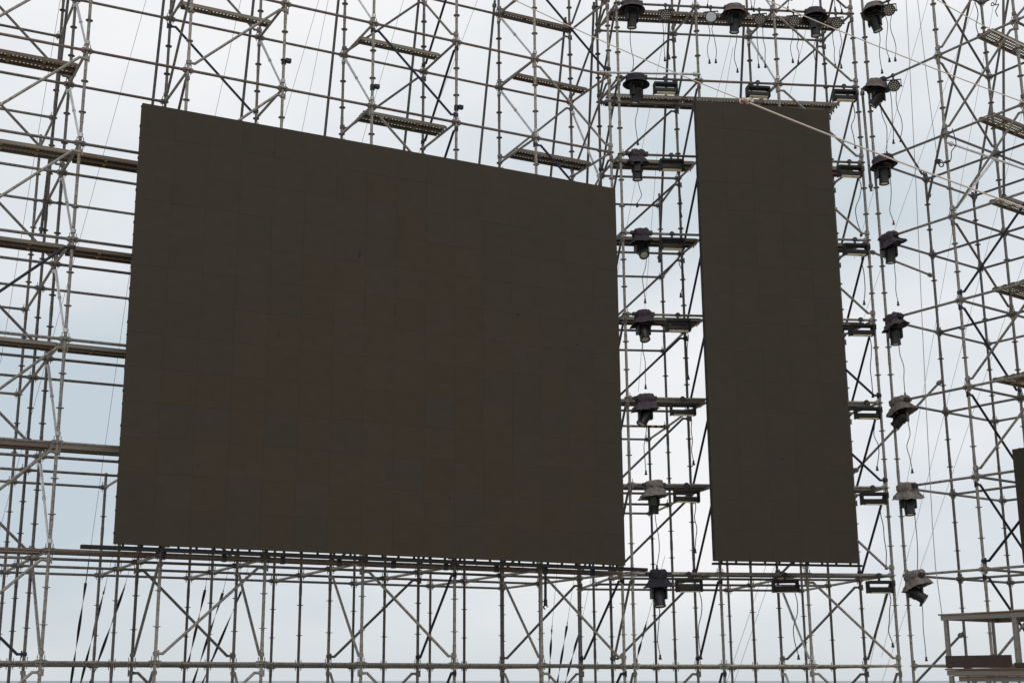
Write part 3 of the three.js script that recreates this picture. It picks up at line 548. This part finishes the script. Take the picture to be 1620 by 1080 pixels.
{
  const ext = (a, b, s, p0, p1) => [px(a[0], a[1], s, p0), px(b[0], b[1], s, p1)];
  const lines = [
    ['thin guy wire at the far left, leftmost of all', [98, -20], [0, 574], 'L'], ['thin guy wire crossing the leftmost bay, second from left', [236, -20], [-4, 848], 'L'],
    ['thin guy wire above the wide screen\'s left corner, rightmost of the left group', [262, -20], [239, 190], 'L'], ['thin guy wire above the wide screen behind the second post', [385, -20], [335, 205], 'L'],
    ['left wire of the close pair above the wide screen', [510, -20], [438, 225], 'L'], ['right wire of the close pair above the wide screen', [523, -20], [472, 235], 'L'],
    ['thin guy wire above the wide screen behind the middle planks', [644, -20], [565, 250], 'L'], ['thin guy wire above the wide screen right of the middle planks', [763, -20], [655, 262], 'L'],
    ['long guy wire between the screens, left one', [1057, 26], [960, 520], 'M'], ['long guy wire between the screens, right one', [1040, 240], [1010, 620], 'M'],
    ['guy wire above the tall screen, left of the first pair', [1157, 57], [1125, 190], 'M'], ['guy wire above the tall screen, right of the first pair', [1160, 75], [1140, 190], 'M'],
    ['guy wire above the tall screen behind the flood light', [1292, -18], [1245, 170], 'M'],
    ['guy wire right of the tall screen, leftmost there', [1475, -22], [1352, 410], 'M'], ['guy wire right of the tall screen, second there', [1552, -22], [1367, 503], 'M'],
    ['guy wire in the right tower, first from left', [1578, -22], [1435, 765], 'M'], ['guy wire in the right tower, second from left', [1668, -15], [1395, 1040], 'M'], ['guy wire in the right tower, third from left', [1660, 298], [1396, 1078], 'M'],
    ['thin wire in the gap below the tall screen, left of centre', [1212, 895], [1148, 1085], 'M'], ['thin wire in the gap below the tall screen, centre', [1226, 895], [1160, 1085], 'M'], ['thin wire in the gap below the tall screen, right', [1402, 935], [1370, 1085], 'M'],
  ];
  for (const [l, a, b, s] of lines) guy(l, ext(a, b, s, 4.6, 7.5));
  guy('slack hoist line hanging from the top to the platform at right, left one', [px(1433, -20, 'M', 0.6), px(1444, 180, 'M', 0.2), px(1453, 360, 'M', -0.3), px(1461, 540, 'M', -1), px(1470, 720, 'M', -2), px(1481, 900, 'M', -3), px(1491, 972, 'M', -3.4)], 0.006).userData.group = 'slack lines hanging at the right';
  guy('short hoist line hanging from the top to a hook on the right tower', [px(1450, -20, 'M', 0.6), px(1474, 180, 'M', 0.6), px(1483, 246, 'M', 0.6)], 0.006).userData.group = 'slack lines hanging at the right';
  // ratchet straps with their wires
  const straps = [
    ['leftmost black ratchet strap under the wide screen', [239, 190], [135, 922], [111, 1084], 'L', 0], ['black ratchet strap under the wide screen, second from left', [200, 790], [164, 935], [126, 1084], 'L', 1], ['black ratchet strap under the wide screen, third from left', [232, 800], [196, 930], [141, 1084], 'L', 1],
    ['black ratchet strap under the wide screen, fourth from left', [340, 830], [324, 933], [296, 1055], 'L', 1], ['black ratchet strap under the wide screen, fifth from left', [378, 830], [352, 938], [305, 1080], 'L', 1], ['black ratchet strap under the wide screen, sixth from left', [412, 830], [381, 936], [318, 1084], 'L', 1],
    ['black ratchet strap near the screen gap, first from left', [886, 850], [873, 996], [868, 1084], 'L', 1], ['black ratchet strap near the screen gap, second from left', [918, 850], [897, 990], [881, 1084], 'L', 1], ['black ratchet strap near the screen gap, third from left', [950, 850], [915, 1005], [893, 1084], 'L', 1], ['black ratchet strap near the screen gap, rightmost', [1052, 880], [1022, 988], [1004, 1055], 'M', 1],
  ];
  for (const [l, a, b, c, s] of straps) {
    const o = thing('ratchet_strap', l, 'strap', 'ratchet straps tying the scaffold down');
    const A = px(a[0], a[1], s, 5.2), Bp = px(b[0], b[1], s, 6.2), C = px(c[0], c[1], s, 7.4);
    part(o, 'wire', rope([A, Bp], 0.0045, 5, 2), M.wire);
    part(o, 'turnbuckle', merge([tube(Bp.clone().lerp(A, 0.05), Bp, 0.009, 8), tube(Bp, Bp.clone().lerp(C, 0.03), 0.016, 8)]), charcoal);
    const N = 28, pos = [], idx = [], d = C.clone().sub(Bp).normalize(), ax = d.clone().cross(V(0, 0, 1)).normalize(), az = d.clone().cross(ax), ph = rr(0, 3), tw = rr(5, 8);
    for (let i = 0; i <= N; i++) { const q = Bp.clone().lerp(C, i / N), w = ax.clone().multiplyScalar(Math.cos(ph + tw * i / N)).addScaledVector(az, Math.sin(ph + tw * i / N)).multiplyScalar(0.026), n = w.clone().cross(d).normalize().multiplyScalar(0.0015); for (const [e, f] of [[1, 1], [1, -1], [-1, -1], [-1, 1]]) { const r = q.clone().addScaledVector(w, e).addScaledVector(n, f); pos.push(r.x, r.y, r.z); } }
    for (let i = 0; i < N; i++) for (let k = 0; k < 4; k++) { const p0 = i * 4 + k, p1 = i * 4 + (k + 1) % 4; idx.push(p0, p1, p0 + 4, p0 + 4, p1, p1 + 4); }
    const g = new THREE.BufferGeometry(); g.setAttribute('position', new THREE.Float32BufferAttribute(pos, 3)); g.setIndex(idx); g.computeVertexNormals();
    part(o, 'webbing', g, M.strap);
  }
  const h = thing('hanging_strap', 'dark strap with a hook hanging below the wide screen\'s right part', 'strap');
  const a = px(863, 893, 'L', -0.4), b = px(863, 948, 'L', -0.4);
  part(h, 'webbing', tube(a, b, 0.022, 8), M.strap); part(h, 'hook', merge([new THREE.TorusGeometry(0.03, 0.012, 6, 12, 4.6).translate(b.x, b.y - 0.12, b.z), tube(b, V(b.x, b.y - 0.09, b.z), 0.03, 8)]), blackMatt);
}

/* ------------------------------------------------ platform at the lower right */
{
  const PF = -3.57, L2 = (u, v) => { const w = px(u, v, 'R', PF), l = frame.R.worldToLocal(w); return [l.x, l.y]; };
  const o = thing('steel_platform', 'rusty steel frame platform with wooden boards in the lower right corner', 'platform');
  o.position.copy(W('R', 0, 0, PF)); o.rotation.y = SEC.R[2];
  const grey = steelTex([182, 181, 178], [134, 120, 104], [208, 207, 204], 0.6, 31), wood = tex(256, 64, (u, v) => { const n = per(u, v, 1.2, 9, 5, 3.7), c = 1 + 0.8 * n; return [116 * c, 88 * c, 66 * c]; }), dark = tex(256, 64, (u, v) => { const n = per(u, v, 2, 4, 5, 7.7), c = 1 + 0.9 * n; return [58 * c, 46 * c, 42 * c]; });
  const fm = SM(grey, 0xbcbcbc, 0.6, 0.25), wm = SM(wood, 0xffffff, 0.85, 0), dm = SM(dark, 0xffffff, 0.75, 0), rm = SM(tR, 0xffffff, 0.8, 0.1);
  const [x0, yt] = L2(1490, 974), [, yb] = L2(1497, 1057), x1 = x0 + 3.2, [x2] = L2(1608, 1000), [xm] = L2(1579, 1000), [xb] = L2(1606, 1045), [, y37] = L2(1497, 1037);
  const sq = (w, h, d) => new RoundedBoxGeometry(w, h, d, 1, 0.006);
  const put = (n, g, m, x, y, z) => { const q = part(o, n, g, m); q.position.set(x, y, z); return q; };
  const D = -1.2;
  for (const z of [0, D]) { put('beam', sq(x1 - x0, 0.065, 0.05), fm, (x0 + x1) / 2, yt - 0.03, z); put('beam', sq(x1 - x0, 0.065, 0.05), fm, (x0 + x1) / 2 + 0.03, yb - 0.06, z); }
  for (const x of [x0 + 0.03, x1 - 0.03]) for (const y of [yt - 0.032, yb - 0.062]) put('beam', sq(0.045, 0.055, -D - 0.06), fm, x, y, D / 2);
  for (const x of [x0 + 0.06, x2, x1 - 0.1]) { put('post', sq(x === x2 ? 0.065 : 0.05, yt - yb - 0.05, 0.055), fm, x, (yt + yb) / 2 - 0.025, -0.006); put('post', sq(0.036, yt - yb - 0.03, 0.036), fm, x - 0.1, (yt + yb) / 2 - 0.012, D); }
  for (const x of [x0 + 0.08, x0 + 0.62, xm + 0.05, x1 - 0.12]) for (const z of [0, D]) put('leg', sq(0.055, yb - 0.095, 0.05), x === xm + 0.05 ? rm : fm, x, (yb - 0.095) / 2, z);
  for (let i = 0; i < 6; i++) put('board', sq((x1 - x0) / 6 - 0.006, 0.022, 1.28), i % 2 ? wm : rm, x0 - 0.03 + (i + 0.5) * (x1 - x0) / 6, yt + 0.013 + (i > 1 ? 0.012 : 0), D / 2);
  for (let i = 0; i < 5; i++) put('board', sq(x1 - x0, 0.022, 0.24), wm, (x0 + x1) / 2 + 0.02, yb - 0.014, 0.06 - 0.13 - i * 0.25);
  put('kick_board', sq(xb - x0 - 0.05, y37 - yb - 0.01, 0.018), dm, (x0 + xb) / 2 + 0.02, (y37 + yb) / 2 + 0.002, 0.05);
  put('kick_board', sq(x1 - xb, (y37 - yb) * 0.35, 0.018), dm, (xb + x1) / 2 + 0.02, yb + (y37 - yb) * 0.2, 0.045);
  const [x4, y4] = L2(1565, 1074); put('step_beam', sq(1.6, 0.06, 0.06), fm, x4 + 0.8, y4, 0.6);
  put('step_board', sq(1.7, 0.02, 0.4), wm, x4 + 0.83, y4 + 0.042, 0.5); for (const x of [x4 + 0.2, x4 + 1.4]) put('leg', sq(0.05, y4 - 0.03, 0.05), fm, x, (y4 - 0.03) / 2, 0.6);
}
scene.traverse(o => { delete o.userData.__n; });
renderer.render(scene, camera);
